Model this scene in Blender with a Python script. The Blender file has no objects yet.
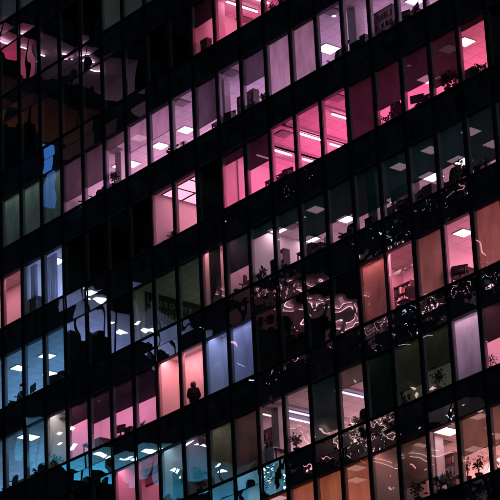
import bpy, math, random
from mathutils import Vector, Matrix
random.seed(7)
S = bpy.context.scene
COL = S.collection
R = math.radians

# ------------------------------------------------------------------ camera
CAM = Vector((93.0283, -64.4730, 1.70))
FW = Vector((-0.7071725, 0.59578061, 0.38072629))
RT = Vector((0.62916016, 0.77593662, -0.04560554))
UP = Vector((0.32259037, -0.20728683, 0.92356246))
FPX = 2846.9953
cd = bpy.data.cameras.new('camera')
cam = bpy.data.objects.new('camera', cd); COL.objects.link(cam)
m = Matrix((RT, UP, -FW)).transposed().to_4x4(); m.translation = CAM
cam.matrix_world = m
cd.sensor_width = 36.0; cd.lens = 36.0 * FPX / 500.0
cd.clip_start = 0.5; cd.clip_end = 4000
S.camera = cam

# ------------------------------------------------------------------ night sky, faint moon, exposure
W = bpy.data.worlds.new('World'); S.world = W; W.use_nodes = True
wn = W.node_tree.nodes; wl = W.node_tree.links
for n in list(wn): wn.remove(n)
sky = wn.new('ShaderNodeTexSky'); sky.sky_type = 'NISHITA'; sky.sun_disc = False
sky.sun_elevation = R(2.0); sky.sun_rotation = R(120.0)
bg = wn.new('ShaderNodeBackground'); bg.inputs['Strength'].default_value = 0.09
wo = wn.new('ShaderNodeOutputWorld')
tint = wn.new('ShaderNodeMix'); tint.data_type = 'RGBA'; tint.blend_type = 'MULTIPLY'; tint.inputs['Factor'].default_value = 1.0
for i_ in tint.inputs:
    if i_.type == 'RGBA' and i_.name == 'B': i_.default_value = (0.24, 0.55, 1.35, 1)
t_a = [i_ for i_ in tint.inputs if i_.type == 'RGBA' and i_.name == 'A'][0]
t_o = [o_ for o_ in tint.outputs if o_.type == 'RGBA'][0]
wl.new(sky.outputs[0], t_a); wl.new(t_o, bg.inputs[0]); wl.new(bg.outputs[0], wo.inputs[0])
sd = bpy.data.lights.new('moon', 'SUN'); sd.energy = 0.004; sd.angle = R(0.5); sd.color = (0.75, 0.85, 1.0)
so = bpy.data.objects.new('moon', sd); COL.objects.link(so)
so.rotation_euler = (R(60), 0, R(60))
S.view_settings.view_transform = 'Standard'; S.view_settings.look = 'None'
S.view_settings.exposure = 0.0; S.view_settings.gamma = 1.0
S.view_settings.use_curve_mapping = False
cy = S.cycles
cy.max_bounces = 12; cy.diffuse_bounces = 5; cy.glossy_bounces = 4
cy.transmission_bounces = 6; cy.transparent_max_bounces = 24
cy.caustics_reflective = False; cy.caustics_refractive = False
cy.sample_clamp_indirect = 4.0
cy.use_denoising = True

# ------------------------------------------------------------------ small maths
def ray(px, py):
    return (FW * FPX + RT * (px - 250) - UP * (py - 250)).normalized()
def at(px, py, y=0.0):                     # point of the plane at depth y behind the glass
    d = ray(px, py); return CAM + d * ((y - CAM.y) / d.y)
def at_z(px, py, z):
    d = ray(px, py); return CAM + d * ((z - CAM.z) / d.z)
def project(p):
    d = Vector(p) - CAM; z = d.dot(FW)
    return 250 + FPX * d.dot(RT) / z, 250 - FPX * d.dot(UP) / z
def lin(c):                                # sRGB 0-255 -> linear
    o = []
    for v in c[:3]:
        v /= 255.0
        o.append(v / 12.92 if v <= 0.04045 else ((v + 0.055) / 1.055) ** 2.4)
    return tuple(o)

BAY, FLOOR, WIN = 1.5, 3.6, 2.357
SILL0 = 55.859
def X(k): return k * BAY
def sill(r): return SILL0 - FLOOR * r
def head(r): return sill(r) + WIN
DROP = 0.10                                # floor below the sill

# ------------------------------------------------------------------ materials
MATS = {}
def new_mat(name):
    mt = bpy.data.materials.new(name); mt.use_nodes = True
    nt = mt.node_tree
    for n in list(nt.nodes): nt.nodes.remove(n)
    out = nt.nodes.new('ShaderNodeOutputMaterial')
    MATS[name] = mt
    return mt, nt, out
def N(nt, kind, **kw):
    n = nt.nodes.new(kind)
    for k, v in kw.items():
        if k.startswith('i_'): n.inputs[k[2:].replace('_', ' ')].default_value = v
        else: setattr(n, k, v)
    return n
def pos(nt, scale=(1, 1, 1)):
    g = N(nt, 'ShaderNodeNewGeometry'); mp = N(nt, 'ShaderNodeMapping')
    mp.inputs['Scale'].default_value = scale
    nt.links.new(g.outputs['Position'], mp.inputs['Vector'])
    return mp.outputs['Vector']
def paint(name, col, rough=0.6, var=0.15, scale=3.0, metal=0.0, bump=0.0, spec=0.5):
    if name in MATS: return MATS[name]
    mt, nt, out = new_mat(name); L = nt.links
    b = N(nt, 'ShaderNodeBsdfPrincipled')
    b.inputs['Roughness'].default_value = rough; b.inputs['Metallic'].default_value = metal
    b.inputs['Specular IOR Level'].default_value = spec
    nz = N(nt, 'ShaderNodeTexNoise'); nz.inputs['Scale'].default_value = scale; nz.inputs['Detail'].default_value = 5
    L.new(pos(nt), nz.inputs['Vector'])
    r = N(nt, 'ShaderNodeMapRange'); r.inputs['To Min'].default_value = 1 - var; r.inputs['To Max'].default_value = 1 + var
    r.inputs['From Min'].default_value = 0.3; r.inputs['From Max'].default_value = 0.7
    L.new(nz.outputs['Fac'], r.inputs['Value'])
    mx = N(nt, 'ShaderNodeVectorMath', operation='SCALE'); mx.inputs[0].default_value = col
    L.new(r.outputs[0], mx.inputs['Scale'])
    L.new(mx.outputs[0], b.inputs['Base Color'])
    if bump:
        bp = N(nt, 'ShaderNodeBump'); bp.inputs['Strength'].default_value = bump; bp.inputs['Distance'].default_value = 0.01
        L.new(nz.outputs['Fac'], bp.inputs['Height']); L.new(bp.outputs[0], b.inputs['Normal'])
    L.new(b.outputs[0], out.inputs['Surface'])
    return mt
def glow(name, col, strength):
    if name in MATS: return MATS[name]
    mt, nt, out = new_mat(name)
    e = N(nt, 'ShaderNodeEmission'); e.inputs[0].default_value = (*col, 1); e.inputs[1].default_value = strength
    nt.links.new(e.outputs[0], out.inputs['Surface'])
    return mt
def ripple(nt, scale, dist, patchy=False, stretch=(1, 1, 1), fine=0.0):
    """a bowed-glass normal: every pane has its own smooth warp"""
    L = nt.links
    oi = N(nt, 'ShaderNodeObjectInfo')
    nz = N(nt, 'ShaderNodeTexNoise', noise_dimensions='4D'); nz.inputs['Scale'].default_value = scale
    nz.inputs['Detail'].default_value = fine; nz.inputs['Roughness'].default_value = 0.35
    mw = N(nt, 'ShaderNodeMath', operation='MULTIPLY'); mw.inputs[1].default_value = 37.0
    L.new(oi.outputs['Random'], mw.inputs[0]); L.new(mw.outputs[0], nz.inputs['W'])
    L.new(pos(nt, stretch), nz.inputs['Vector'])
    bp = N(nt, 'ShaderNodeBump'); bp.inputs['Strength'].default_value = 1.0; bp.inputs['Distance'].default_value = dist
    L.new(nz.outputs['Fac'], bp.inputs['Height'])
    if patchy:                             # some panels are crumpled, others nearly flat
        n2 = N(nt, 'ShaderNodeTexNoise'); n2.inputs['Scale'].default_value = 0.22; n2.inputs['Detail'].default_value = 1.0
        L.new(pos(nt), n2.inputs['Vector'])
        mr = N(nt, 'ShaderNodeMapRange'); mr.inputs['From Min'].default_value = 0.36; mr.inputs['From Max'].default_value = 0.56
        mr.inputs['To Min'].default_value = 0.12; mr.inputs['To Max'].default_value = 1.0
        L.new(n2.outputs['Fac'], mr.inputs['Value']); L.new(mr.outputs[0], bp.inputs['Strength'])
    return bp.outputs[0]
def pane_mat(name, refl, tint=(1, 1, 1), scale=0.45, dist=0.03):
    mt, nt, out = new_mat(name); L = nt.links
    t = N(nt, 'ShaderNodeBsdfTransparent'); t.inputs[0].default_value = (*tint, 1)
    g = N(nt, 'ShaderNodeBsdfGlossy'); g.inputs['Roughness'].default_value = 0.0
    L.new(ripple(nt, scale, dist, fine=1.0), g.inputs['Normal'])
    mx = N(nt, 'ShaderNodeMixShader'); mx.inputs[0].default_value = refl
    L.new(t.outputs[0], mx.inputs[1]); L.new(g.outputs[0], mx.inputs[2]); L.new(mx.outputs[0], out.inputs['Surface'])
    return mt
def spandrel_mat(name, scale, dist, refl):
    mt, nt, out = new_mat(name); L = nt.links
    d = N(nt, 'ShaderNodeBsdfDiffuse')
    nz = N(nt, 'ShaderNodeTexNoise'); nz.inputs['Scale'].default_value = 1.6; nz.inputs['Detail'].default_value = 7
    L.new(pos(nt, (1.6, 1, 0.5)), nz.inputs['Vector'])
    cr = N(nt, 'ShaderNodeValToRGB'); cr.color_ramp.elements[0].position = .3; cr.color_ramp.elements[0].color = (0.012, 0.013, 0.018, 1)
    cr.color_ramp.elements[1].position = .75; cr.color_ramp.elements[1].color = (0.055, 0.057, 0.065, 1)
    L.new(nz.outputs['Fac'], cr.inputs[0]); L.new(cr.outputs[0], d.inputs[0])
    g = N(nt, 'ShaderNodeBsdfGlossy'); g.inputs['Roughness'].default_value = 0.0
    L.new(ripple(nt, scale, dist, True, fine=2.0), g.inputs['Normal'])
    mx = N(nt, 'ShaderNodeMixShader'); mx.inputs[0].default_value = refl
    L.new(d.outputs[0], mx.inputs[1]); L.new(g.outputs[0], mx.inputs[2]); L.new(mx.outputs[0], out.inputs['Surface'])
    return mt
def ceiling_mat():
    mt, nt, out = new_mat('ceiling_tiles'); L = nt.links
    b = N(nt, 'ShaderNodeBsdfDiffuse')
    br = N(nt, 'ShaderNodeTexBrick'); br.offset = 0.0; br.squash = 1.0
    br.inputs['Scale'].default_value = 1.0; br.inputs['Brick Width'].default_value = 0.6; br.inputs['Row Height'].default_value = 0.6
    br.inputs['Mortar Size'].default_value = 0.012; br.inputs['Mortar Smooth'].default_value = 0.2
    br.inputs['Color1'].default_value = (0.78, 0.78, 0.78, 1); br.inputs['Color2'].default_value = (0.68, 0.68, 0.68, 1)
    br.inputs['Mortar'].default_value = (0.36, 0.36, 0.36, 1)
    L.new(pos(nt), br.inputs['Vector']); L.new(br.outputs['Color'], b.inputs[0]); L.new(b.outputs[0], out.inputs['Surface'])
    return mt
def blind_mat(name, col, trans, see, weave=True):
    """roller-blind cloth: reflects, lets light glow through, and is a little see-through"""
    mt, nt, out = new_mat(name); L = nt.links
    nz = N(nt, 'ShaderNodeTexNoise'); nz.inputs['Scale'].default_value = 2.2; nz.inputs['Detail'].default_value = 6
    L.new(pos(nt, (1, 1, 0.35)), nz.inputs['Vector'])
    r = N(nt, 'ShaderNodeMapRange'); r.inputs['To Min'].default_value = 0.72; r.inputs['To Max'].default_value = 1.28
    r.inputs['From Min'].default_value = 0.3; r.inputs['From Max'].default_value = 0.7
    L.new(nz.outputs['Fac'], r.inputs['Value'])
    def scaled(c):
        v = N(nt, 'ShaderNodeVectorMath', operation='SCALE'); v.inputs[0].default_value = c
        L.new(r.outputs[0], v.inputs['Scale']); return v.outputs[0]
    d = N(nt, 'ShaderNodeBsdfDiffuse'); L.new(scaled(col), d.inputs[0])
    t = N(nt, 'ShaderNodeBsdfTranslucent'); L.new(scaled(trans), t.inputs[0])
    a = N(nt, 'ShaderNodeAddShader'); L.new(d.outputs[0], a.inputs[0]); L.new(t.outputs[0], a.inputs[1])
    tr = N(nt, 'ShaderNodeBsdfTransparent')
    mx = N(nt, 'ShaderNodeMixShader'); mx.inputs[0].default_value = see
    L.new(a.outputs[0], mx.inputs[1]); L.new(tr.outputs[0], mx.inputs[2]); L.new(mx.outputs[0], out.inputs['Surface'])
    return mt

PANE = pane_mat('window_glass', 0.11)
PANE_DARK = pane_mat('coated_window_glass', 0.26, (0.7, 0.75, 0.75), 0.4, 0.018)
PANE_WAVY = pane_mat('warped_coated_window_glass', 0.26, (0.7, 0.75, 0.75), 0.75, 0.022)
SPAN = spandrel_mat('spandrel_glass', 0.45, 0.022, 0.22)
SPAN_WAVY = spandrel_mat('spandrel_glass_wavy', 1.05, 0.026, 0.2)
CEIL = ceiling_mat()
FRAME = paint('frame_metal', (0.03, 0.032, 0.038), 0.6, 0.1, 5, 0.0, 0.0, 0.2)
REVEAL = paint('reveal_metal', (0.32, 0.32, 0.34), 0.5, 0.1, 5)
FIN = paint('fin_metal', (0.006, 0.006, 0.008), 0.8, 0.1, 5, 0.0, 0.0, 0.1)
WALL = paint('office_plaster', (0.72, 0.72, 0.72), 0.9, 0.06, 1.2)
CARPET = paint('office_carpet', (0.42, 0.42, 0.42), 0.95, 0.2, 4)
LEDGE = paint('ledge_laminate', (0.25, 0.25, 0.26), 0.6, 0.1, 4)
SHADEWALL = paint('plaster_unlit_shade', (0.10, 0.10, 0.11), 0.9, 0.2, 2)  # plaster darkened for unlit rooms: their shade is put into the colour
CONC = paint('tower_concrete', (0.03, 0.03, 0.035), 0.8, 0.25, 0.6)
BLACKP = paint('black_plastic', (0.015, 0.015, 0.018), 0.5, 0.2, 8)
FABRIC = paint('dark_fabric', (0.02, 0.02, 0.026), 0.95, 0.25, 20)
WOODD = paint('dark_wood', (0.06, 0.045, 0.035), 0.6, 0.3, 6)
LEAF = paint('leaf_green', (0.035, 0.06, 0.025), 0.6, 0.4, 12)
LEAF_PALE = paint('leaf_pale', (0.07, 0.10, 0.035), 0.5, 0.4, 12)
LEAF_DEEP = paint('leaf_deep', (0.02, 0.05, 0.03), 0.4, 0.4, 12)
POT = paint('clay_pot', (0.08, 0.05, 0.04), 0.8, 0.2, 10)
CARD = paint('cardboard', (0.10, 0.075, 0.055), 0.9, 0.2, 6)
PAPER = paint('paper_white', (0.6, 0.6, 0.62), 0.9, 0.1, 10)
RED = paint('red_plastic', (0.45, 0.02, 0.04), 0.5, 0.1, 10)
YELLOW = paint('yellow_cloth', (0.5, 0.36, 0.08), 0.9, 0.1, 10)
CHROME = paint('brushed_steel', (0.35, 0.35, 0.36), 0.35, 0.1, 10, 0.9)
BL = {
 'teal':  blind_mat('blind_dark_teal', (0.004, 0.022, 0.019), (0.001, 0.016, 0.013), 0.022),
 'dark':  blind_mat('blind_charcoal', (0.015, 0.015, 0.02), (0.010, 0.012, 0.012), 0.015),
 'maroon': blind_mat('blind_maroon', (0.012, 0.010, 0.013), (0.006, 0.008, 0.010), 0.018),
 'brown': blind_mat('blind_brown', (0.04, 0.032, 0.034), (0.06, 0.055, 0.058), 0.03),
 'mauve': blind_mat('blind_mauve', (0.2, 0.17, 0.18), (0.30, 0.26, 0.28), 0.06),
 'pink':  blind_mat('blind_pale', (0.3, 0.28, 0.28), (0.33, 0.28, 0.27), 0.0),
 'orange': blind_mat('blind_orange', (0.10, 0.075, 0.05), (0.10, 0.092, 0.062), 0.0),
 'rust':  blind_mat('blind_rust', (0.09, 0.07, 0.05), (0.10, 0.085, 0.058), 0.10),
 'grey':  blind_mat('blind_grey_green', (0.12, 0.135, 0.12), (0.32, 0.36, 0.32), 0.0),
 'olive': blind_mat('blind_olive', (0.05, 0.05, 0.035), (0.10, 0.10, 0.07), 0.10),
 'lilac': blind_mat('blind_lilac', (0.35, 0.34, 0.38), (0.62, 0.58, 0.64), 0.0),
}
BLWORD = {'teal': 'dark teal', 'dark': 'charcoal', 'maroon': 'maroon', 'brown': 'brown', 'mauve': 'mauve', 'pink': 'pale pink',
          'orange': 'orange', 'rust': 'rust brown', 'grey': 'grey green', 'olive': 'olive', 'lilac': 'lilac'}

# ------------------------------------------------------------------ mesh builder
class MB:
    def __init__(self): self.v = []; self.f = []; self.mi = []; self.mats = []
    def m(self, mat):
        if mat not in self.mats: self.mats.append(mat)
        return self.mats.index(mat)
    def poly(self, pts, mat):
        b = len(self.v); self.v += [tuple(p) for p in pts]
        self.f.append(tuple(range(b, b + len(pts)))); self.mi.append(self.m(mat))
    def box(self, x0, x1, y0, y1, z0, z1, mat, T=None):
        c = [(x0, y0, z0), (x1, y0, z0), (x1, y1, z0), (x0, y1, z0), (x0, y0, z1), (x1, y0, z1), (x1, y1, z1), (x0, y1, z1)]
        if T is not None: c = [tuple(T @ Vector(p)) for p in c]
        b = len(self.v); self.v += c; i = self.m(mat)
        for q in ((0, 3, 2, 1), (4, 5, 6, 7), (0, 1, 5, 4), (1, 2, 6, 5), (2, 3, 7, 6), (3, 0, 4, 7)):
            self.f.append(tuple(b + k for k in q)); self.mi.append(i)
    def tube(self, p, q, r0, r1, mat, n=10, cap=True):
        p, q = Vector(p), Vector(q); d = (q - p).normalized()
        a = d.orthogonal().normalized(); c = d.cross(a); b = len(self.v); i = self.m(mat)
        for o, r in ((p, r0), (q, r1)):
            for k in range(n):
                t = 2 * math.pi * k / n; self.v.append(tuple(o + (a * math.cos(t) + c * math.sin(t)) * r))
        for k in range(n):
            self.f.append((b + k, b + (k + 1) % n, b + n + (k + 1) % n, b + n + k)); self.mi.append(i)
        if cap:
            self.f.append(tuple(b + n - 1 - k for k in range(n))); self.mi.append(i)
            self.f.append(tuple(b + n + k for k in range(n))); self.mi.append(i)
    def lathe(self, prof, mat, n=20, c=(0, 0, 0)):
        b = len(self.v); i = self.m(mat)
        for r, z in prof:
            for k in range(n):
                t = 2 * math.pi * k / n; self.v.append((c[0] + r * math.cos(t), c[1] + r * math.sin(t), c[2] + z))
        for j in range(len(prof) - 1):
            for k in range(n):
                self.f.append((b + j * n + k, b + j * n + (k + 1) % n, b + (j + 1) * n + (k + 1) % n, b + (j + 1) * n + k)); self.mi.append(i)
    def build(self, name, parent=None, smooth=False, bevel=0.0):
        me = bpy.data.meshes.new(name); me.from_pydata(self.v, [], self.f)
        for mt in self.mats: me.materials.append(mt)
        me.polygons.foreach_set('material_index', self.mi)
        if smooth: me.polygons.foreach_set('use_smooth', [True] * len(self.f))
        me.update()
        o = bpy.data.objects.new(name, me); COL.objects.link(o)
        if parent is not None: o.parent = parent
        if bevel:
            bv = o.modifiers.new('bevel', 'BEVEL'); bv.width = bevel; bv.segments = 2; bv.limit_method = 'ANGLE'
        return o
def tag(o, label, cat, group=None, kind=None):
    if label: o['label'] = label
    if cat: o['category'] = cat
    if group: o['group'] = group
    if kind: o['kind'] = kind
    return o
def empty(name, loc, rz=0.0):
    o = bpy.data.objects.new(name, None); COL.objects.link(o)
    o.location = loc; o.rotation_euler = (0, 0, rz); o.empty_display_size = 0.2
    return o

# ------------------------------------------------------------------ ground and street
g = MB(); g.poly([(-1500, -1500, 0), (1500, -1500, 0), (1500, 1500, 0), (-1500, 1500, 0)], paint('asphalt', (0.05, 0.05, 0.052), 0.85, 0.3, 0.8))
g.build('ground')['kind'] = 'structure'
g = MB(); g.box(-60, 60, -6, -0.4, -0.2, 0.13, paint('pavement_stone', (0.22, 0.22, 0.22), 0.85, 0.25, 1.5))
g.build('pavement')['kind'] = 'structure'

# ------------------------------------------------------------------ the tower
KA, KB = -8, 27                            # bay range of the whole facade
RA, RB = -3, 9
tower = empty('office_tower', (0, 0, 0))
tag(tower, 'dark glass office tower at night with rows of lit pink and blue windows', 'building')
def top(o): return o
z_top, z_bot = head(RA) + 1.4, sill(RB) - 1.2
b = MB()
b.box(X(KA), X(KB), 0.08, 20, 0, z_bot, CONC)
b.box(X(KA) - 0.3, X(KB) + 0.3, -0.1, 20, z_top, z_top + 1.0, CONC)
b.box(X(KA) - 0.3, X(KA), 0.0, 20, z_bot, z_top, CONC); b.box(X(KB), X(KB) + 0.3, 0.0, 20, z_bot, z_top, CONC)
b.box(X(KA), X(KB), 9.5, 20, z_bot, z_top, CONC)
b.build('wall', tower)

def in_view(k, r, pad=6):
    pts = [project((X(k + a), 0, sill(r) + c)) for a in (0, 1) for c in (0, WIN)]
    xs = [p[0] for p in pts]; ys = [p[1] for p in pts]
    return min(xs) < 500 + pad and max(xs) > -pad and min(ys) < 500 + pad and max(ys) > -pad
def area_in_view(k, r):
    pts = [project((X(k + a), 0, sill(r) + c)) for a in (0, 1) for c in (0, WIN)]
    xs = [p[0] for p in pts]; ys = [p[1] for p in pts]
    w = max(0, min(500, max(xs)) - max(0, min(xs))); h = max(0, min(500, max(ys)) - max(0, min(ys)))
    return w * h

# rooms: storey -> (first bay, last bay, depth, target colour, gain, hidden fill lamp kind, wall material)
DARK = None
ROOMS = {
 -3: [(-8, 27, 3, DARK, 0, '', 0)], -2: [(-8, 27, 3, DARK, 0, '', 0)],
 -1: [(-8, 5, 1.2, (44, 46, 42), 1.0, 'cove_fill', 0), (5, 27, 3, DARK, 0, '', 0)],
 0: [(-8, 5, 3, DARK, 0, '', 0), (5, 8, 1.2, (60, 55, 35), 1, 'cove_fill', 0), (8, 27, 3, DARK, 0, '', 0)],
 1: [(-8, 9, 3, DARK, 0, '', 0), (9, 27, 6, (225, 80, 122), 1, 'deep_fill', 0)],
 2: [(-8, 3, 1.0, (66, 76, 74), 1, 'cove_fill', 0), (3, 8, 6, (190, 122, 160), 1, 'deep_fill', 0), (8, 12, 6, (165, 125, 178), 1, 'deep_fill', 1), (12, 27, 6, (185, 128, 172), 1, 'deep_fill', 1)],
 3: [(-8, 1, 1.4, (165, 90, 105), 1, 'cove_fill', 0), (1, 3, 6, (98, 112, 152), 1, 'deep_fill', 0), (3, 7, 3, DARK, 0, '', 0), (7, 9, 6, (190, 90, 122), 1, 'deep_fill', 0),
     (9, 10, 2, DARK, 0, '', 0), (10, 18, 6, (240, 84, 140), 1, 'deep_fill', 0), (18, 20, 6, (192, 88, 84), 1, 'deep_fill', 1), (20, 27, 3, DARK, 0, '', 0)],
 4: [(-8, 3, 6, (76, 120, 166), 1, 'deep_fill', 0), (3, 6, 3, DARK, 0, '', 0), (6, 9, 6, (62, 66, 50), 1, 'deep_fill', 0), (9, 10, 0.9, (200, 120, 130), 1, 'cove_fill', 0),
     (10, 11, 2.6, (225, 140, 165), 1, 'cove_fill', 0), (11, 27, 6, (160, 100, 130), 1, 'deep_fill', 0)],
 5: [(-8, 2, 6, (74, 112, 148), 1, 'deep_fill', 0), (2, 3, 1.8, (142, 130, 130), 1, 'cove_fill', 0), (3, 6, 1.7, (200, 112, 152), 1, 'cove_fill', 0), (6, 7, 6, (190, 110, 150), 1, 'deep_fill', 1),
     (7, 9, 1.0, (232, 128, 138), 1, 'cove_fill', 0), (9, 11, 0.9, (112, 122, 172), 1, 'cove_fill', 0), (11, 15, 3, DARK, 0, '', 0), (15, 17.02, 2.2, (222, 112, 138), 1, 'cove_fill', 0),
     (17.04, 27, 6.0, (215, 115, 142), 1, 'deep_fill', 0)],
 6: [(-8, 5, 3, DARK, 0, '', 0), (5, 7, 1.6, (238, 112, 148), 1, 'cove_fill', 0), (7, 8, 1.3, (120, 150, 165), 1, 'cove_fill', 0), (8, 9, 1.8, (120, 62, 75), 1, 'cove_fill', 0), (9, 10, 1.0, (72, 66, 60), 1, 'cove_fill', 0),
     (10, 15, 6, (150, 102, 112), 1, 'deep_fill', 0), (15, 18, 2.5, (48, 48, 40), 1, 'cove_fill', 0), (18, 19, 1.0, (158, 122, 142), 1, 'cove_fill', 0),
     (19, 27, 2.4, (205, 115, 140), 1, 'cove_fill', 0)],
 7: [(-8, 11, 3, DARK, 0, '', 0), (11, 15, 6, (172, 92, 80), 1, 'deep_fill', 0), (15, 16, 1.2, (180, 100, 90), 1, 'cove_fill', 0), (16, 27, 6, (172, 106, 104), 1, 'deep_fill', 0)],
 8: [(-8, 27, 3, DARK, 0, '', 0)], 9: [(-8, 27, 3, DARK, 0, '', 0)],
}
GAIN = {(1, 9): 1.9, (2, -8): 9.37, (2, 3): 2.86, (2, 8): 2.25, (2, 12): 1.87, (3, -8): 12, (3, 1): 10.4, (3, 7): 1.98, (3, 10): 3.76, (3, 18): 2.2, (4, -8): 1.98, (4, 6): 1.73, (4, 10): 10, (4, 11): 1.19, (5, -8): 2.0, (5, 2): 8.4, (5, 3): 14.4, (5, 6): 8.0, (5, 7): 10.5, (5, 9): 6.21, (5, 15): 35.1, (5, 17): 3.55, (6, 5): 4.2, (6, 8): 2, (6, 9): 22.05, (6, 11): 2.99, (6, 14): 8, (6, 15): 18.72, (6, 18): 12.9, (6, 19): 15, (7, 11): 9.0, (7, 15): 2, (7, 16): 2.93, (4, 9): 5, (6, 7): 4, (6, 10): 2.99}
def lit_room(r, k):
    for rm in ROOMS.get(r, []):
        if rm[0] <= k < rm[1] and rm[3] is not DARK: return rm
    return None
CEILH = {}
for r, rooms in ROOMS.items():
    zf = sill(r) - DROP
    for i, (k0, k1, D, colr, gain, kind, joined) in enumerate(rooms):
        dark = colr is DARK
        zc = head(r) + (0.26 if kind == 'cove_fill' else 0.05)
        for k in range(int(math.floor(k0)), int(math.ceil(k1))): CEILH[(r, k)] = zc
        x0, x1 = X(k0) + 0.012, X(k1) - 0.012
        if joined: x0 = X(k0)
        if i + 1 < len(rooms) and rooms[i + 1][6]: x1 = X(k1)
        wm = SHADEWALL if dark else WALL
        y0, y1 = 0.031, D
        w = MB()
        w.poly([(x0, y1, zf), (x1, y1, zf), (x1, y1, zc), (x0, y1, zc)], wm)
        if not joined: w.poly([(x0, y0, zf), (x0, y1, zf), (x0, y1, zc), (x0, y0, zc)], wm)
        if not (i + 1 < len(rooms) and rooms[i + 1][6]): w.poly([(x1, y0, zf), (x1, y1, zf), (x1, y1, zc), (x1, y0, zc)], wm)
        w.poly([(x0, y0, zf), (x1, y0, zf), (x1, y1, zf), (x0, y1, zf)], SHADEWALL if dark else CARPET)
        if not dark: w.box(x0 + 0.004, x1 - 0.004, 0.17, 0.48, zf + 0.004, sill(r) + 0.004, LEDGE)
        room = w.build('room', tower)
        c = MB(); c.poly([(x0, y0, zc), (x0, y1, zc), (x1, y1, zc), (x1, y0, zc)], SHADEWALL if dark else CEIL)
        c.build('ceiling', room)
        if dark: continue
        lc = lin(colr); lm = MB()  # unseen fill emitter added to every lit room, in its target colour
        if kind == 'deep_fill':
            E = glow('lamp_%d_%d' % (r + 3, int(k0) + 8), lc, 18.0 * gain * GAIN.get((r, int(k0)), 1.0))
            ya = max(0.9, D - 1.6); yb = D - 0.5
            n = max(1, round((x1 - x0) / 1.5))
            for j in range(n):
                xa = x0 + (x1 - x0) * (j + 0.15) / n; xb = x0 + (x1 - x0) * (j + 0.85) / n
                lm.poly([(xa, ya, zc - 0.012), (xa, yb, zc - 0.012), (xb, yb, zc - 0.012), (xb, ya, zc - 0.012)], E)
        else:  # fill strip tucked out of sight behind the window head
            E = glow('lamp_%d_%d' % (r + 3, int(k0) + 8), lc, 6.0 * gain * GAIN.get((r, int(k0)), 1.0))
            lm.poly([(x0 + .05, 0.24, zc - 0.012), (x0 + .05, 0.395, zc - 0.012), (x1 - .05, 0.395, zc - 0.012), (x1 - .05, 0.24, zc - 0.012)], E)
        lm.build('hidden_fill_light', room)

# roller blinds: (storey, bay) -> (cloth, drop)
BLINDS = {
 (1, 9): ('maroon', .42),
 (2, -1): ('grey', 1), (2, 0): ('grey', 1), (2, 1): ('grey', 1), (2, 2): ('grey', 1), (2, 3): ('brown', .74), (2, 4): ('brown', .70), (2, 5): ('brown', .22), (2, 6): ('mauve', .5), (2, 7): ('mauve', .5),
 (2, 9): ('brown', .78), (2, 11): ('brown', .5), (2, 12): ('pink', 1), (2, 13): ('pink', 1),
 (3, 10): ('maroon', .18), (3, 11): ('maroon', .5), (3, 15): ('dark', 1), (3, 16): ('dark', .68), (3, 17): ('maroon', .62), (3, 18): ('dark', .8), (3, 19): ('maroon', .12),
 (4, 9): ('teal', 1), (4, 10): ('teal', .58), (4, 11): ('teal', .2), (4, 12): ('teal', .26), (4, 13): ('teal', .68), (4, 14): ('teal', .6), (4, 15): ('teal', .72), (4, 16): ('teal', .72),
 (4, 17): ('teal', .62), (4, 18): ('teal', .62), (4, 19): ('teal', .88), (4, 20): ('teal', .88), (4, 21): ('teal', .9),
 (5, 3): ('dark', .35), (5, 4): ('maroon', .5), (5, 5): ('maroon', .5), (5, 6): ('maroon', .52),
 (5, 15): ('orange', 1), (5, 17): ('orange', 1), (5, 19): ('orange', 1), (5, 20): ('orange', 1), (5, 10): ('lilac', 1),
 (6, 13): ('teal', 1), (6, 14): ('olive', .3), (6, 9): ('olive', 1), (6, 10): ('olive', 1), (6, 15): ('teal', 1), (6, 16): ('olive', .75), (6, 17): ('olive', .6), (6, 18): ('lilac', 1), (6, 19): ('dark', .55), (6, 20): ('dark', .55),
 (7, 11): ('rust', .35), (7, 12): ('rust', .78), (7, 13): ('orange', 1), (7, 14): ('rust', .9), (7, 16): ('rust', .7), (7, 18): ('rust', .56), (7, 19): ('rust', .6),
}
# ------------------------------------------------------------------ windows: frame (part) > pane, blind (sub-parts)
cells = [(r, k) for r in range(RA, RB + 1) for k in range(KA, KB)]
ranked = sorted(cells, key=lambda c: -area_in_view(c[1], c[0]) * (1.0 if (lit_room(*c) or c in BLINDS) else 0.6))
single = set(c for c in ranked[:100] if area_in_view(c[1], c[0]) > 0)
single |= set(c for c in cells if c in BLINDS and area_in_view(c[1], c[0]) > 0 and len(single) < 100)
def frame_into(b, k, z0, z1):
    x0, x1 = X(k) + 0.002, X(k + 1) - 0.002
    for a, c in ((x0, x0 + 0.085), (x1 - 0.085, x1)):
        b.box(a, c, -0.03, 0.03, z0, z1, FRAME); b.box(a, c, 0.0325, 0.15, z0, z1, REVEAL)
    for a, c in ((z0, z0 + 0.05), (z1 - 0.05, z1)):
        b.box(x0 + 0.087, x1 - 0.087, -0.03, 0.03, a, c, FRAME); b.box(x0 + 0.087, x1 - 0.087, 0.0325, 0.15, a, c, FRAME)
def pane_into(b, k, z0, z1, mat, rnd):
    x0, x1 = X(k) + 0.089, X(k + 1) - 0.089; za, zb = z0 + 0.052, z1 - 0.052
    t, s = rnd.gauss(0, 0.009), rnd.gauss(0, 0.006)
    if k == 2: t, s = t * .15, s * .15   # each pane sits a hair out of plane
    def P(x, z): return (x, 0.0 + (x - (x0 + x1) / 2) * t + (z - (za + zb) / 2) * s, z)
    b.poly([P(x0, za), P(x1, za), P(x1, zb), P(x0, zb)], mat)
rnd = random.Random(3)
rest_f, rest_p = MB(), MB()
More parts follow.
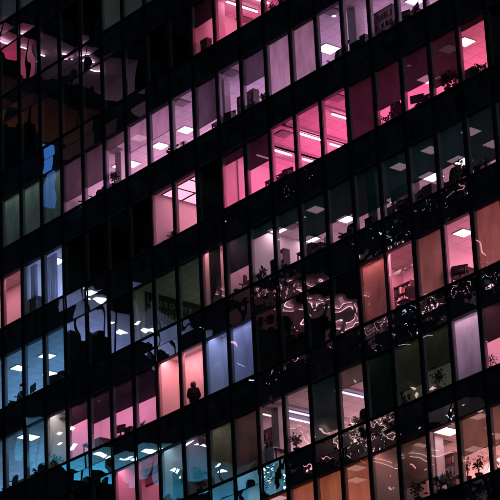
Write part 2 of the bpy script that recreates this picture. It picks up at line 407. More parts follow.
for (r, k) in cells:
    z0, z1 = sill(r) + 0.002, head(r) - 0.002
    glassm = PANE if lit_room(r, k) else (PANE_WAVY if k >= 11 else PANE_DARK)
    if (r, k) in single:
        b = MB(); frame_into(b, k, z0, z1); win = b.build('window', tower)
        p = MB(); pane_into(p, k, z0, z1, glassm, rnd); p.build('pane', win)
    else:
        frame_into(rest_f, k, z0, z1); pane_into(rest_p, k, z0, z1, glassm, rnd); win = None
    if (r, k) in BLINDS:
        t, fr = BLINDS[(r, k)]
        xa, xb = X(k) + 0.03, X(k + 1) - 0.03
        if (r, k) == (4, 9): xa, xb = xa + 0.27, xb - 0.46
        zt = z1 - 0.01; zb = z1 - fr * WIN if fr < 1 else z0 + 0.01
        tl = rnd.uniform(-.018, .018) if fr < 1 else 0.0
        q = MB(); nseg = 10
        for j in range(nseg):                           # cloth hangs in very shallow vertical waves
            u0, u1 = j / nseg, (j + 1) / nseg; w0, w1 = .165 + .006 * math.sin(u0 * 9 + k), .165 + .006 * math.sin(u1 * 9 + k)
            q.poly([(xa + (xb - xa) * u0, w0, zb + tl * (2 * u0 - 1)), (xa + (xb - xa) * u1, w1, zb + tl * (2 * u1 - 1)), (xa + (xb - xa) * u1, w1, zt), (xa + (xb - xa) * u0, w0, zt)], BL[t])
        q.tube((xa, .166, zb - tl - .008), (xb, .166, zb + tl - .008), .011, .011, FRAME, 8)
        q.tube((xa + .05, .158, zt - .03), (xa + .05, .156, max(zb - .25, z0 + .2)), .004, .004, PAPER, 5)
        q.tube((xa, 0.19, zt - 0.026), (xb, 0.19, zt - 0.026), 0.022, 0.022, FRAME)
        o = q.build('blind', win if win else tower)
        if win: win['label'] = 'window with a %s blind %s' % (BLWORD[t], 'fully drawn' if fr >= 1 else 'partly lowered')
o = rest_f.build('dark_windows', tower); o['kind'] = 'stuff'
p = rest_p.build('panes', o)

# spandrel bands and vertical fins
for r in range(RA, RB + 1):
    zt = sill(r) - 0.002; zb = head(r + 1) + 0.002 if r < RB else z_bot
    b = MB()
    for k in range(KA, KB):
        x0, x1 = X(k) + 0.006, X(k + 1) - 0.006
        zm = zt - 0.62
        for (za, zc_) in ((zb, zm - 0.012), (zm + 0.012, zt)):
            t, s = rnd.gauss(0, 0.012), rnd.gauss(0, 0.011)
            if k == 2: t, s = t * .15, s * .15
            def P(x, z): return (x, -0.005 + (x - (x0 + x1) / 2) * t + (z - (za + zc_) / 2) * s, z)
            b.poly([P(x0, za), P(x1, za), P(x1, zc_), P(x0, zc_)], SPAN if k < 11 else SPAN_WAVY)
    b.box(X(KA), X(KB), 0.016, 0.03, zb + .004, zt - .004, FIN)
    b.box(X(KA), X(KB), -0.06, -0.031, zt - 0.035, zt + 0.02, FIN)
    b.build('spandrel_band', tower)
for k in range(KA, KB + 1):
    b = MB(); b.box(X(k) - 0.028, X(k) + 0.028, -0.085, -0.034, z_bot, z_top, FIN); b.build('mullion', tower)

# ------------------------------------------------------------------ ceiling lamps (things)
ROWWORD = {7: 'bottom storey', 6: 'second storey from the bottom', 5: 'third storey from the bottom', 4: 'fourth storey from the bottom',
           3: 'fifth storey from the bottom', 2: 'sixth storey from the bottom', 1: 'top lit storey'}
ORD = 'first second third fourth fifth sixth seventh eighth ninth tenth eleventh twelfth thirteenth fourteenth fifteenth sixteenth'.split()
WHITEPINK = glow('lamp_pinkwhite', (1.0, 0.62, 0.78), 4.5)
WARMPINK = glow('lamp_warmpink', (1.0, 0.55, 0.52), 2.6)
BLUEWHITE = glow('lamp_bluewhite', (0.62, 0.88, 1.0), 4.5)
HOTPINK = glow('lamp_hotpink', (1.0, 0.36, 0.58), 22.0)
STRONG = glow('lamp_pinkwhite_strong', (1.0, 0.62, 0.75), 9.0)
VIOLET = glow('lamp_violet', (0.62, 0.55, 1.0), 5.0)
GRID = glow('lamp_grid', (1.0, 0.34, 0.50), 2.0)
LAMPS = [  # storey, px, py, kind, emission, size
 (2, 121, 166, 'p', WHITEPINK), (2, 139, 138, 'p', WHITEPINK), (2, 160, 146, 'p', WHITEPINK), (2, 186, 130, 'p', WHITEPINK), (2, 132, 164, 'p', WHITEPINK),
 (2, 328, 49, 'P', WHITEPINK), (2, 415, 1, 'p', WHITEPINK), (2, 334, 16, 's', WHITEPINK),
 (3, 57, 261, 'p', BLUEWHITE), (3, 465, 42, 'p', WHITEPINK), (3, 409, 65.5, 's', WHITEPINK), (3, 427, 79, 'p', HOTPINK), (3, 449, 49, 'p', WARMPINK), (3, 439, 77, 's', WHITEPINK), (3, 243, 168, 's', VIOLET),
 (4, 47, 356, 'p', BLUEWHITE), (4, 19, 368, 'p', BLUEWHITE), (4, 51, 374, 'p', BLUEWHITE), (4, 277, 230, 'p', STRONG), (4, 256, 245, 'p', STRONG), (4, 283, 254, 'p', STRONG),
 (4, 316, 209.5, 'p', STRONG), (4, 310, 239, 'p', STRONG), (4, 346, 219, 'p', STRONG), (4, 400, 166.6, 'p', STRONG), (4, 395, 199.6, 'p', STRONG), (4, 431, 150, 'p', STRONG),
 (4, 431, 176.5, 'P', STRONG), (4, 460, 160.5, 'P', STRONG), (4, 471, 131.5, 'p', STRONG), (4, 493, 144, 'p', STRONG), (4, 485, 160, 's', STRONG),
 (5, 28.6, 437, 'P', BLUEWHITE), (5, 145, 393, 's', WARMPINK), (5, 141, 409, 's', VIOLET), (5, 153.5, 410, 's', VIOLET), (5, 463.5, 233, 'p', WHITEPINK), (5, 99, 401, 's', WARMPINK),
 (7, 356.5, 468, 'p', WARMPINK), (7, 356.5, 480, 'p', WARMPINK), (7, 278.6, 498, 'p', WHITEPINK), (7, 448, 431.5, 'P', WHITEPINK), (7, 478, 416, 'p', WARMPINK), (7, 474, 449, 'p', WARMPINK), (7, 419, 446, 'p', WARMPINK), (7, 497, 436, 'p', WARMPINK),
]
TUBES = [  # storey, px0, py0, px1, py1 (run into the room), emission
 (1, 228, 1, 256, 13, HOTPINK), (1, 252, -3, 268, 4, HOTPINK),
 (3, 332, 114, 348, 119.5, HOTPINK), (3, 299, 133, 320, 140.6, HOTPINK), (3, 273, 150, 291.5, 155.5, HOTPINK), (3, 329, 144.5, 345, 148, HOTPINK), (3, 303, 159, 316, 163, HOTPINK), (3, 257, 155, 269, 159, HOTPINK),
 (6, 288, 411, 311, 416, VIOLET), (6, 288, 418.2, 311, 423, VIOLET), (6, 263, 414, 283, 419, WARMPINK), (6, 334, 391, 364, 397, VIOLET),
]
lamps = []
def local_pt(r, px, py, dz=0.0):
    k = int(math.floor(at(px, py).x / BAY)); zc = CEILH.get((r, k), head(r) + 0.05)
    p = at_z(px, py, zc - dz)
    for _ in range(3):
        k = int(math.floor(p.x / BAY)); zc = CEILH.get((r, k), zc); p = at_z(px, py, zc - dz)
    return p
for (r, px, py, kd, em) in LAMPS:
    p = local_pt(r, px, py, 0.02)
    e = empty('ceiling_lamp', p); lamps.append((r, px, e, {'p': 'square ceiling panel', 'P': 'large bright ceiling panel', 's': 'small ceiling spotlight'}[kd]))
    if kd == 's':
        b = MB(); b.lathe([(0.10, 0.018), (0.10, -0.002), (0.085, -0.006)], CHROME, c=(0, 0, 0)); b.build('housing', e, True)
        b = MB(); b.lathe([(0.084, -0.004), (0.0001, -0.006)], em); b.build('diffuser', e)
    else:
        w, d = (0.30, 0.30) if kd == 'p' else (0.34, 0.40)
        b = MB()
        for (xa, xb, ya, yb) in ((-w, w, -d, -d + .02), (-w, w, d - .02, d), (-w, -w + .02, -d + .02, d - .02), (w - .02, w, -d + .02, d - .02)):
            b.box(xa, xb, ya, yb, -0.012, 0.016, CHROME)
        b.build('housing', e)
        b = MB(); b.poly([(-w + .02, -d + .02, -0.004), (-w + .02, d - .02, -0.004), (w - .02, d - .02, -0.004), (w - .02, -d + .02, -0.004)], em); b.build('diffuser', e)
for (r, xa, ya, xb, yb, em) in TUBES:
    A = local_pt(r, xa, ya, 0.14); zz = A.z; B = at_z(xb, yb, zz)
    A.x = B.x = (A.x + B.x) / 2                      # tubes hang straight, running into the room
    e = empty('tube_lamp', (A + B) / 2); lamps.append((r, (xa + xb) / 2, e, 'long hanging tube lamp'))
    h = abs(B.y - A.y) / 2
    b = MB(); b.box(-0.05, 0.05, -h, h, 0.03, 0.06, CHROME); b.build('housing', e)
    b = MB(); b.tube((0, -h, 0), (0, h, 0), 0.028, 0.028, em, 8); b.build('tube', e)
    b = MB()
    for s in (-h * .8, h * .8): b.tube((0, s, 0.06), (0, s, 0.14), 0.004, 0.004, CHROME, 6)
    b.build('cord', e)
# the luminous grid ceiling of the fifth storey
for (gx, gy) in [(a, c) for a in range(3) for c in range(3)]:
    p = Vector((X(7) + 0.15 - 0.0 + gx * 0.92 + 0.42, 0.55 + gy * 1.05 + 0.4, head(3) + 0.03))
    if p.x > X(9) - .4: continue
    e = empty('ceiling_lamp', p); lamps.append((3, project(p)[0], e, 'wide luminous grid ceiling tile'))
    b = MB(); b.poly([(-.42, -.48, 0), (-.42, .48, 0), (.42, .48, 0), (.42, -.48, 0)], GRID); b.build('diffuser', e)
    b = MB()
    for (xa, xb, ya, yb) in ((-.45, .45, -.51, -.48), (-.45, .45, .48, .51), (-.45, -.42, -.48, .48), (.42, .45, -.48, .48)): b.box(xa, xb, ya, yb, -0.01, 0.012, FRAME)
    b.build('housing', e)
VENTS = [(2, 181, 103, 'beside the bright lilac panel'), (2, 330, 11, 'above the large lilac panel'), (2, 231, 73, 'in the lilac ceiling with dark binders'), (3, 283, 134, 'in the hot pink ceiling, left one'), (3, 337, 98, 'in the hot pink ceiling, right one'),
 (4, 291, 226, 'in the mauve ceiling'), (5, 64, 420, 'above a beige wall'), (7, 441, 443, 'beside the large bottom panel'), (1, 243, 20, 'in the top pink ceiling'), (2, 113, 150, 'above the leafy plant')]
for (r, px, py, lab) in VENTS:
    p = local_pt(r, px, py, 0.012); e = empty('air_vent', p); tag(e, 'dark slatted air vent ' + lab, 'vent', 'ceiling air vents')
    b = MB(); b.box(-.3, .3, -.3, .3, -.004, .008, FRAME); b.build('backing', e)
    b = MB()
    for q in range(6): b.box(-.27, .27, -.26 + q * .09, -.20 + q * .09, -.02, -.006, REVEAL)
    b.build('slat', e)
def column(r, px, py, y, w, mat):
    p = at(px, py, y); zc = CEILH[(r, int(p.x // BAY))]
    b = MB(); b.box(p.x - w / 2, p.x + w / 2, y, y + w, sill(r) - DROP + .003, zc - .003, mat); b.box(p.x - w / 2 - .02, p.x + w / 2 + .02, y - .02, y + w + .02, sill(r) - DROP + .003, sill(r) + .04, LEDGE)
    b.build('column', tower)
for a in ((2, 352, 28, .9, .45, WALL), (3, 236, 185, .8, .35, WALL), (4, 372, 200, .6, .5, WALL), (5, 417, 270, .8, .35, WALL), (6, 276, 440, .8, .4, WALL), (2, 118, 160, 1.4, .4, WALL), (4, 259, 250, .7, .3, WALL), (7, 433, 470, .6, .4, WALL), (1, 216, 30, .7, .35, WALL), (2, 222, 95, .7, .3, WALL)): column(*a)
beams = MB()
for (r, xa, ya, xb, yb, em) in TUBES:
    if r not in (1, 3, 6): continue
    A = local_pt(r, xa, ya, 0.14); B = at_z(xb, yb, A.z); x = (A.x + B.x) / 2
    beams.box(x + .14, x + .30, .25, 5.5, head(r) - .04, head(r) + .045, REVEAL)
beams.build('ceiling_beam', tower)
cnt = {}
for (r, px, e, word) in sorted(lamps, key=lambda q: (q[0], q[1])):
    c = cnt.get((r, word), 0); cnt[(r, word)] = c + 1
tot = dict(cnt); cnt = {}
for (r, px, e, word) in sorted(lamps, key=lambda q: (q[0], q[1])):
    c = cnt.get((r, word), 0); cnt[(r, word)] = c + 1
    where = ROWWORD[r]
    if tot[(r, word)] == 1: lab = 'only %s lit in the %s' % (word, where)
    else: lab = '%s, %s from left, %s' % (word, ORD[c], where)
    tag(e, lab, 'ceiling lamp', 'lit ceiling lamps of the office storeys')

# ------------------------------------------------------------------ office things seen at the windows
def base_at(r, px, py, y, on):
    p = at(px, py, y)
    return Vector((p.x, y, sill(r) + 0.006 if on == 'ledge' else sill(r) - DROP + 0.002))
def leaf_cluster(b, c, n, rad, size, rn, mat=LEAF, up=0.3):
    for _ in range(n):
        d = Vector((rn.gauss(0, 1), rn.gauss(0, 1), rn.gauss(0.2, 1))).normalized()
        p = Vector(c) + d * rad * rn.random() ** 0.5
        a = Vector((d.x + rn.gauss(0, .5), d.y + rn.gauss(0, .5), d.z + up + rn.gauss(0, .5))).normalized()
        s = a.cross(Vector((rn.gauss(0, 1), rn.gauss(0, 1), rn.gauss(0, 1)))).normalized()
        L = size * rn.uniform(.7, 1.4); w = L * .28
        nrm = a.cross(s) * L * .12
        b.poly([p, p + a * L * .5 + s * w + nrm, p + a * L - nrm], mat)
        b.poly([p, p + a * L - nrm, p + a * L * .5 - s * w + nrm], mat)
def plant(r, px, py, y, on, h, spread, label, n=70, leaf=0.13, seed=0):
    rn = random.Random(seed + int(px * 7))
    e = empty('potted_plant', base_at(r, px, py, y, on)); tag(e, label, 'plant', 'plants at the office windows')
    ph = min(0.32, h * .3)
    b = MB(); b.lathe([(0.0001, 0), (0.09, 0), (0.13, ph), (0.145, ph), (0.145, ph + .03), (0.12, ph + .03), (0.1, ph - .02), (0.0001, ph - .02)], POT); b.build('pot', e, True)
    habit = rn.choice(('bush', 'palm', 'bush', 'rubber')); mat = rn.choice((LEAF, LEAF_PALE, LEAF_DEEP))
    b = MB(); tips = []
    for i in range(5 if habit != 'palm' else 2):
        t = rn.uniform(0, 6.28); k = .35 if habit == 'palm' else 1
        q = Vector((math.cos(t) * spread * k * rn.uniform(.2, .8), math.sin(t) * spread * k * rn.uniform(.2, .6), h * rn.uniform(.6, .95)))
        mid = Vector((q.x * .3, q.y * .3, ph + (q.z - ph) * .5))
        b.tube((0, 0, ph - .02), mid, 0.012, 0.009, WOODD, 6); b.tube(mid, q, 0.009, 0.004, WOODD, 6); tips += [mid.lerp(q, .4), q, mid.lerp(q, .7)]
    b.build('stem', e)
    b = MB()
    if habit == 'palm':                                  # arching strap leaves
        for q in tips:
            for _ in range(max(5, n // 16)):
                t = rn.uniform(0, 6.28); L = spread * rn.uniform(1.0, 1.7); w = .018 + .012 * rn.random(); d = Vector((math.cos(t), math.sin(t), 0)); sd_ = Vector((-d.y, d.x, 0))
                up_ = rn.uniform(.5, 1.3); prev = None
                for a in range(6):
                    u = a / 5; p_ = q + d * L * u + Vector((0, 0, L * (up_ * u - 1.25 * u * u))); ww = w * (1 - u * .9)
                    if prev: b.poly([prev[0], prev[1], p_ + sd_ * ww, p_ - sd_ * ww], mat)
                    prev = (p_ - sd_ * ww, p_ + sd_ * ww)
    elif habit == 'rubber':
        for q in tips: leaf_cluster(b, q, n // len(tips) // 2 + 2, spread * .6, leaf * 1.5, rn, mat)
    else:
        for q in tips: leaf_cluster(b, q, n // len(tips) + 2, spread * .55, leaf * .85, rn, mat)
    b.build('leaves', e)
def chair(r, px, py, y, rz, label, back=1.05, yellow=False):
    e = empty('office_chair', base_at(r, px, py, y, 'floor'), rz); tag(e, label, 'office chair', 'office chairs by the windows')
    b = MB(); T = Matrix.Translation((0, 0, 0.46)); b.box(-.24, .24, -.23, .23, -.04, .04, FABRIC, T); b.build('seat', e, bevel=.03)
    b = MB(); T = Matrix.Translation((0, -.24, 0.56)) @ Matrix.Rotation(R(8), 4, 'X')
    for i in range(6):
        z0 = (back - .56) * i / 6; z1 = (back - .56) * (i + 1) / 6
        w0 = .21 + .03 * math.sin(math.pi * i / 6); w1 = .21 + .03 * math.sin(math.pi * (i + 1) / 6) if i < 5 else .15
        pts = [(-w0, 0, z0), (w0, 0, z0), (w1, 0, z1), (-w1, 0, z1)]
        f = [T @ Vector((x, -.03 - .02 * math.cos(x * 5), z)) for x, _, z in pts]; k = [T @ Vector((x, .03, z)) for x, _, z in pts]
        b.poly(f, FABRIC); b.poly(k[::-1], FABRIC)
        b.poly([f[1], k[1], k[2], f[2]], FABRIC); b.poly([k[0], f[0], f[3], k[3]], FABRIC)
        if i == 5: b.poly([f[3], f[2], k[2], k[3]], FABRIC)
    b.build('backrest', e)
    b = MB(); b.tube((0, 0, .12), (0, 0, .43), .03, .025, CHROME); b.build('column', e)
    for s in (-1, 1):
        b = MB(); b.tube((s * .25, -.05, .46), (s * .29, -.05, .66), .014, .014, BLACKP, 8); b.box(s * .29 - .03, s * .29 + .03, -.17, .12, .66, .69, BLACKP); b.build('armrest', e)
    b = MB()
    for i in range(5):
        t = i * 2 * math.pi / 5; c, s = math.cos(t), math.sin(t)
        b.tube((0, 0, .11), (c * .29, s * .29, .075), .025, .015, BLACKP, 8); b.lathe([(0.0001, 0), (.028, .005), (.028, .05), (.0001, .055)], BLACKP, 10, (c * .29, s * .29, 0))
    b.build('base', e)
    if yellow:
        c = MB(); c.box(-.09, .09, -.302, -.29, .62, .80, YELLOW); o = c.build('yellow_cloth', e)
def desk(r, px, py, y, w, label, rz=0.0):
    e = empty('desk', base_at(r, px, py, y, 'floor'), rz); tag(e, label, 'desk', 'desks by the windows')
    b = MB(); b.box(-w / 2, w / 2, -.35, .35, .72, .75, WOODD); b.build('desktop', e, bevel=.004)
    for sx in (-1, 1):
        b = MB()
        b.box(sx * (w / 2 - .05) - .02, sx * (w / 2 - .05) + .02, -.33, -.29, 0, .718, FRAME)
        b.box(sx * (w / 2 - .05) - .02, sx * (w / 2 - .05) + .02, .29, .33, 0, .718, FRAME)
        b.box(sx * (w / 2 - .05) - .02, sx * (w / 2 - .05) + .02, -.288, .288, .66, .70, FRAME); b.build('leg', e)
    return e
def monitor(r, px, py, y, z, rz, label, w=.54, scr=None):
    p = base_at(r, px, py, y, 'floor'); p.z = sill(r) + z
    e = empty('computer_monitor', p, rz); tag(e, label, 'monitor', 'monitors by the windows')
    b = MB(); b.box(-w / 2, w / 2, -.015, .015, .14, .14 + w * .6, BLACKP); b.build('casing', e, bevel=.006)
    b = MB(); b.box(-w / 2 + .012, w / 2 - .012, -.019, -.0165, .155, .125 + w * .6, scr or BLACKP); b.build('screen', e)
    b = MB(); b.box(-.03, .03, .018, .04, .01, .3, BLACKP); b.box(-.12, .12, -.08, .1, 0, .01, BLACKP); b.build('stand', e)
def box(r, px, py, y, on, w, d, h, mat, label, rz=0.0, name='storage_box', cat='box'):
    e = empty(name, base_at(r, px, py, y, on), rz); tag(e, label, cat, 'boxes and papers on the window ledges')
    b = MB(); b.box(-w / 2, w / 2, -d / 2, d / 2, 0, h * .8, mat); b.build('body', e, bevel=.004)
    b = MB(); b.box(-w / 2 - .006, w / 2 + .006, -d / 2 - .006, d / 2 + .006, h * .8 + .001, h, mat); b.build('lid', e, bevel=.004)
def binders(r, px, py, y, on, n, label, mats):
    e = empty('binder_row', base_at(r, px, py, y, on)); e.name = 'document_binders'; tag(e, label, 'binders', 'boxes and papers on the window ledges')
    x = -n * .04
    rn = random.Random(n + int(px))
    for i in range(n):
        b = MB(); h = rn.uniform(.29, .33); b.box(x, x + .07, -.13, .13, 0, h, mats[i % len(mats)]); b.build('binder', e); x += .075 + (.03 if rn.random() < .2 else 0)

# sixth storey (lilac ceilings)
plant(2, 114.5, 172, .32, 'ledge', .95, .2, 'tall leafy plant on the ledge before the pink ceiling, dark against it', 150, .12)
chair(2, 97, 189, .75, R(200), 'dark office chair with its back to the glass, left of the leafy plant')
box(2, 108, 184, .36, 'ledge', .5, .28, .42, BLACKP, 'black box on the ledge under the leafy plant')
chair(2, 80, 195, .7, R(150), 'dark office chair half hidden below a brown blind')
plant(2, 183, 142, .3, 'ledge', .55, .14, 'small spiky plant below the bright lilac panel', 40, .16)
plant(2, 172, 151, .3, 'ledge', .42, .2, 'low round plant left of the spiky plant', 70, .1)
binders(2, 224, 119, .34, 'ledge', 4, 'row of dark binders on the ledge under a lilac ceiling, left end', [BLACKP, FABRIC])
box(2, 231, 116, .34, 'ledge', .3, .26, .5, BLACKP, 'tall black box beside the dark binders')
box(2, 254, 106, .34, 'ledge', .4, .28, .35, CARD, 'low brown carton on the ledge below a half lowered brown blind')
chair(2, 334, 48, .7, R(185), 'high backed dark office chair beside the large bright ceiling panel', 1.2)
box(2, 357, 44, .34, 'ledge', .52, .3, .45, FABRIC, 'charcoal storage box on the ledge left of a pale column')
box(2, 365, 36, .34, 'ledge', .3, .3, .55, BLACKP, 'narrow black box on the ledge at the pale column')
binders(2, 381, 27, .36, 'ledge', 7, 'long row of grey and dark binders on the top right ledge', [FABRIC, LEDGE, BLACKP])
monitor(2, 404, 15, .62, .4, R(15), 'dark monitor on the top right ledge, the left of two')
monitor(2, 416, 10, .62, .4, R(-20), 'dark monitor on the top right ledge, the right of two')
desk(2, 410, 20, .85, 1.5, 'dark desk under two monitors at the top right')
# seventh storey
plant(1, 274, 8, .4, 'ledge', .5, .3, 'bushy dark plant at the top edge under hot pink light', 110, .1)
box(1, 284, 2, .36, 'ledge', .3, .3, .45, BLACKP, 'black box at the top edge beside a bushy plant')
box(1, 206, 42, .4, 'ledge', .42, .25, .75, CARD, 'tall brown carton in the hot pink corner window')
# fifth storey
chair(3, 166, 234, .7, R(170), 'rounded dark office chair under the luminous grid ceiling')
box(3, 147, 247, .34, 'ledge', .4, .3, .35, RED, 'red box on the ledge left of the luminous grid ceiling', name='red_box')
desk(3, 283, 178, .9, 1.4, 'dark desk in the hot pink office')
chair(3, 277, 181, .65, R(160), 'dark office chair at the desk in the hot pink office')
monitor(3, 288, 174, .8, .4, R(10), 'dark monitor on the desk in the hot pink office')
chair(3, 397, 106, .6, R(230), 'dark slanted office chair under a charcoal blind', 1.25)
plant(3, 388, 124, .32, 'ledge', .45, .25, 'low bushy plant under the charcoal blind in pink light', 90, .1)
monitor(3, 417, 98, .55, .4, R(25), 'dark monitor turned sideways below a maroon blind')
chair(3, 424, 104, .62, R(190), 'dark office chair right of the sideways monitor', 1.0)
plant(3, 447, 78, .32, 'ledge', .95, .3, 'tall broad leaved plant left of the pink corner room', 150, .15)
plant(3, 455, 72, .34, 'ledge', .9, .22, 'second tall plant touching the corner room mullion', 110, .13)
plant(3, 477, 66, .32, 'ledge', .55, .22, 'bushy plant on the ledge of the pink corner room', 110, .1)
plant(3, 484, 61, .32, 'ledge', .5, .18, 'small plant at the right end of the pink corner room', 80, .09)
box(3, 470, 52, .42, 'ledge', .5, .25, .62, CARD, 'brown carton behind plants in the pink corner room')
# fifth storey, left: curtains
# fourth storey
monitor(4, 51, 374, .7, .4, R(20), 'dark monitor in the blue office, right of three windows')
monitor(4, 33, 386, .7, .4, R(-10), 'dark monitor in the blue office, middle of three windows')
chair(4, 56, 376, .6, R(190), 'dark office chair beside the right monitor in the blue office')
chair(4, 14, 394, .6, R(170), 'dark office chair in the leftmost window of the blue office')
chair(4, 236.5, 283, .55, R(180), 'dark rounded office chair with a yellow cloth below a teal blind', 1.2, True)
desk(4, 245, 281, 1.2, 1.0, 'dark desk beside the chair with a yellow cloth')
monitor(4, 247, 277, .95, .4, R(15), 'dark monitor beside the chair with a yellow cloth')
plant(4, 254, 272, .32, 'ledge', .85, .12, 'thin upright plant at the edge of a mauve office', 60, .1)
plant(4, 262, 272, .32, 'ledge', .5, .22, 'low plant right of a thin upright plant', 90, .1)
box(4, 276, 266, .34, 'ledge', .32, .28, .72, FABRIC, 'tall charcoal box on the ledge by the mauve ceiling')
binders(4, 287, 264, .34, 'ledge', 3, 'three dark binders right of a tall charcoal box', [BLACKP, FABRIC])
desk(4, 315, 245, .8, 1.4, 'dark desk with clutter under a teal blind')
box(4, 310, 246, .5, 'floor', .5, .3, .85, BLACKP, 'black box piled at the cluttered desk')
plant(4, 320, 241, .4, 'ledge', .5, .25, 'spreading plant on the cluttered desk ledge', 70, .12)
chair(4, 346.5, 236, .5, R(180), 'dark rounded office chair alone below a teal blind', 1.05)
desk(4, 400, 206, .8, 1.4, 'dark desk below a teal blind, right of a pink strip of wall')
monitor(4, 403, 203, .75, .4, R(10), 'dark monitor on the desk right of a pink strip of wall')
plant(4, 392, 213, .34, 'ledge', .35, .22, 'low plant beside the desk with one monitor', 70, .1)
desk(4, 425, 196, .8, 1.3, 'dark desk in front of a large bright panel')
monitor(4, 421, 194, .7, .4, R(-15), 'dark monitor at the large bright panel, left one')
box(4, 430, 193, .5, 'floor', .5, .3, .8, BLACKP, 'black box on the desk at the large bright panel')
chair(4, 449, 182, .5, R(180), 'tall rounded office chair between two bright panels', 1.25, True)
monitor(4, 462, 176, .7, .4, R(20), 'dark monitor right of a tall rounded chair')
plant(4, 459, 172, .5, 'floor', 1.25, .2, 'leafy plant behind the monitor at the right panel', 80, .1)
box(4, 479, 169, .34, 'ledge', .34, .2, .42, RED, 'red and white box on the right end ledge', name='red_box')
box(4, 487.5, 165, .34, 'ledge', .16, .16, .55, PAPER, 'white carton standing right of a red box')
# third storey
chair(5, 9, 486, .6, R(170), 'dark office chair at the left edge in blue light')
chair(5, 34, 464, .7, R(150), 'dark office chair under the large blue white panel', 1.1)
chair(5, 41, 467, .6, R(215), 'dark office chair right of another under the blue white panel', 1.0)
desk(5, 30, 470, 1.2, 1.5, 'dark meeting desk in the blue office corner')
plant(5, 57, 456, .36, 'ledge', .6, .3, 'spreading plant before a beige wall', 110, .13)
chair(5, 406, 304, .42, R(90), 'dark chair with its armrest at the pink middle window', .95)
desk(5, 462, 277, .7, 1.1, 'dark standing table at the pink window between orange blinds')
monitor(5, 460, 271, .6, .4, R(30), 'open dark screen on the table between orange blinds', .6)
plant(5, 452, 272, .45, 'ledge', .75, .12, 'thin plant left of the open dark screen', 40, .12)
# second storey
plant(6, 296, 430, .32, 'ledge', .75, .22, 'leafy plant in front of violet tube lamps', 130, .12)
desk(6, 272, 452, .7, 1.3, 'pale lit desk at the left of the violet tube lamps')
box(6, 271, 446, .5, 'floor', .6, .3, .85, PAPER, 'white box on the desk left of the leafy plant')
plant(6, 199, 455, .5, 'ledge', 1.3, .26, 'dark plant against a small pink glow right of a teal block', 170, .12)
plant(6, 355, 420, .34, 'ledge', .35, .3, 'low plant under the lone violet tube lamp', 80, .1)
chair(6, 362, 413, .6, R(200), 'dark office chair under the lone violet tube lamp')
plant(6, 403, 405, .32, 'ledge', .5, .3, 'bushy plant below an olive blind', 110, .1)
plant(6, 437, 380, .32, 'ledge', .9, .3, 'large bushy plant left of the lilac blind', 160, .11)
plant(6, 490, 360, .32, 'ledge', .6, .3, 'bushy plant right of the lilac blind', 110, .1)
# bottom storey
plant(7, 440, 478, .3, 'ledge', .7, .3, 'bushy plant below the large bright panel, left one', 150, .1)
plant(7, 452, 476, .3, 'ledge', .55, .25, 'bushy plant below the large bright panel, right one', 120, .1)
BLUESCR = glow('screen_blue', (0.02, 0.09, 0.35), 0.8)
monitor(7, 440, 474, .7, .42, R(-25), 'blue lit monitor among bushy plants, left one', .6, BLUESCR)
monitor(7, 452, 472, .7, .42, R(-25), 'blue lit monitor among bushy plants, right one', .5, BLUESCR)
plant(7, 467, 466, .3, 'ledge', .95, .12, 'thin upright plant under a rust blind', 60, .1)
plant(7, 478, 463, .3, 'ledge', .85, .26, 'dark bushy plant right of a thin upright plant', 130, .1)
plant(7, 417, 480, .32, 'ledge', .8, .28, 'dark plant under the rust blind left of the bright panel', 130, .11)
plant(7, 495, 462, .3, 'ledge', .7, .3, 'bushy plant at the bottom right edge', 110, .1)

def desk_lamp(r, px, py, y, z, rz, label):
    p = base_at(r, px, py, y, 'floor'); p.z = sill(r) + z
    e = empty('desk_lamp', p, rz); tag(e, label, 'lamp', 'desk lamps by the windows')
    b = MB(); b.lathe([(0.0001, 0), (.09, 0), (.09, .015), (.02, .025), (0.0001, .025)], BLACKP); b.build('foot', e, True)
    b = MB(); b.tube((0, 0, .02), (.14, 0, .3), .009, .009, CHROME, 8); b.tube((.14, 0, .3), (-.10, 0, .52), .009, .009, CHROME, 8); b.build('arm', e)
    b = MB(); b.tube((-.08, 0, .54), (-.2, 0, .45), .03, .075, BLACKP, 14, False); b.build('shade', e)
def shelf_unit(r, px, py, y, w, h, label):
    e = empty('shelf_unit', base_at(r, px, py, y, 'floor')); tag(e, label, 'shelf', 'shelf units in the offices')
    for sx in (-1, 1):
        b = MB(); b.box(sx * w / 2 - .015, sx * w / 2 + .015, -.16, .16, 0, h, WOODD); b.build('side_panel', e)
    n = int(h / .38); rn = random.Random(int(px))
    for i in range(n + 1):
        z = .03 + i * (h - .06) / n
        b = MB(); b.box(-w / 2 + .017, w / 2 - .017, -.155, .155, z - .012, z + .012, WOODD); b.build('shelf', e)
        if i < n:
            x = -w / 2 + .03; b = MB()
            while x < w / 2 - .1:
                t = rn.uniform(.03, .08); b.box(x, x + t, -.11, .13, z + .014, z + rn.uniform(.2, .32), rn.choice((CARD, FABRIC, LEDGE, RED, PAPER, TEALB))); x += t + .004
                if rn.random() < .12: x += .12
            b.build('files', e)
TEALB = paint('folder_teal', (.03, .12, .14), .7)
shelf_unit(2, 385, 18, 1.35, 1.1, 2.0, 'tall shelf of files behind long binders row at top right')
shelf_unit(2, 248, 98, 1.5, 1.0, 1.9, 'tall shelf of files behind a half lowered brown blind')
shelf_unit(4, 405, 190, 1.6, 1.2, 2.0, 'tall shelf of files behind a desk below teal blinds')
shelf_unit(4, 278, 255, 1.5, 1.0, 1.8, 'tall shelf of files in the mauve office by charcoal box')
shelf_unit(5, 405, 285, 1.75, .9, 1.9, 'tall shelf of files in the pink middle window')
shelf_unit(6, 268, 440, 1.4, 1.2, 2.1, 'tall shelf of files left of violet tube lamps')
shelf_unit(7, 445, 470, 1.3, 1.3, 1.9, 'tall shelf of files behind blue lit monitors')
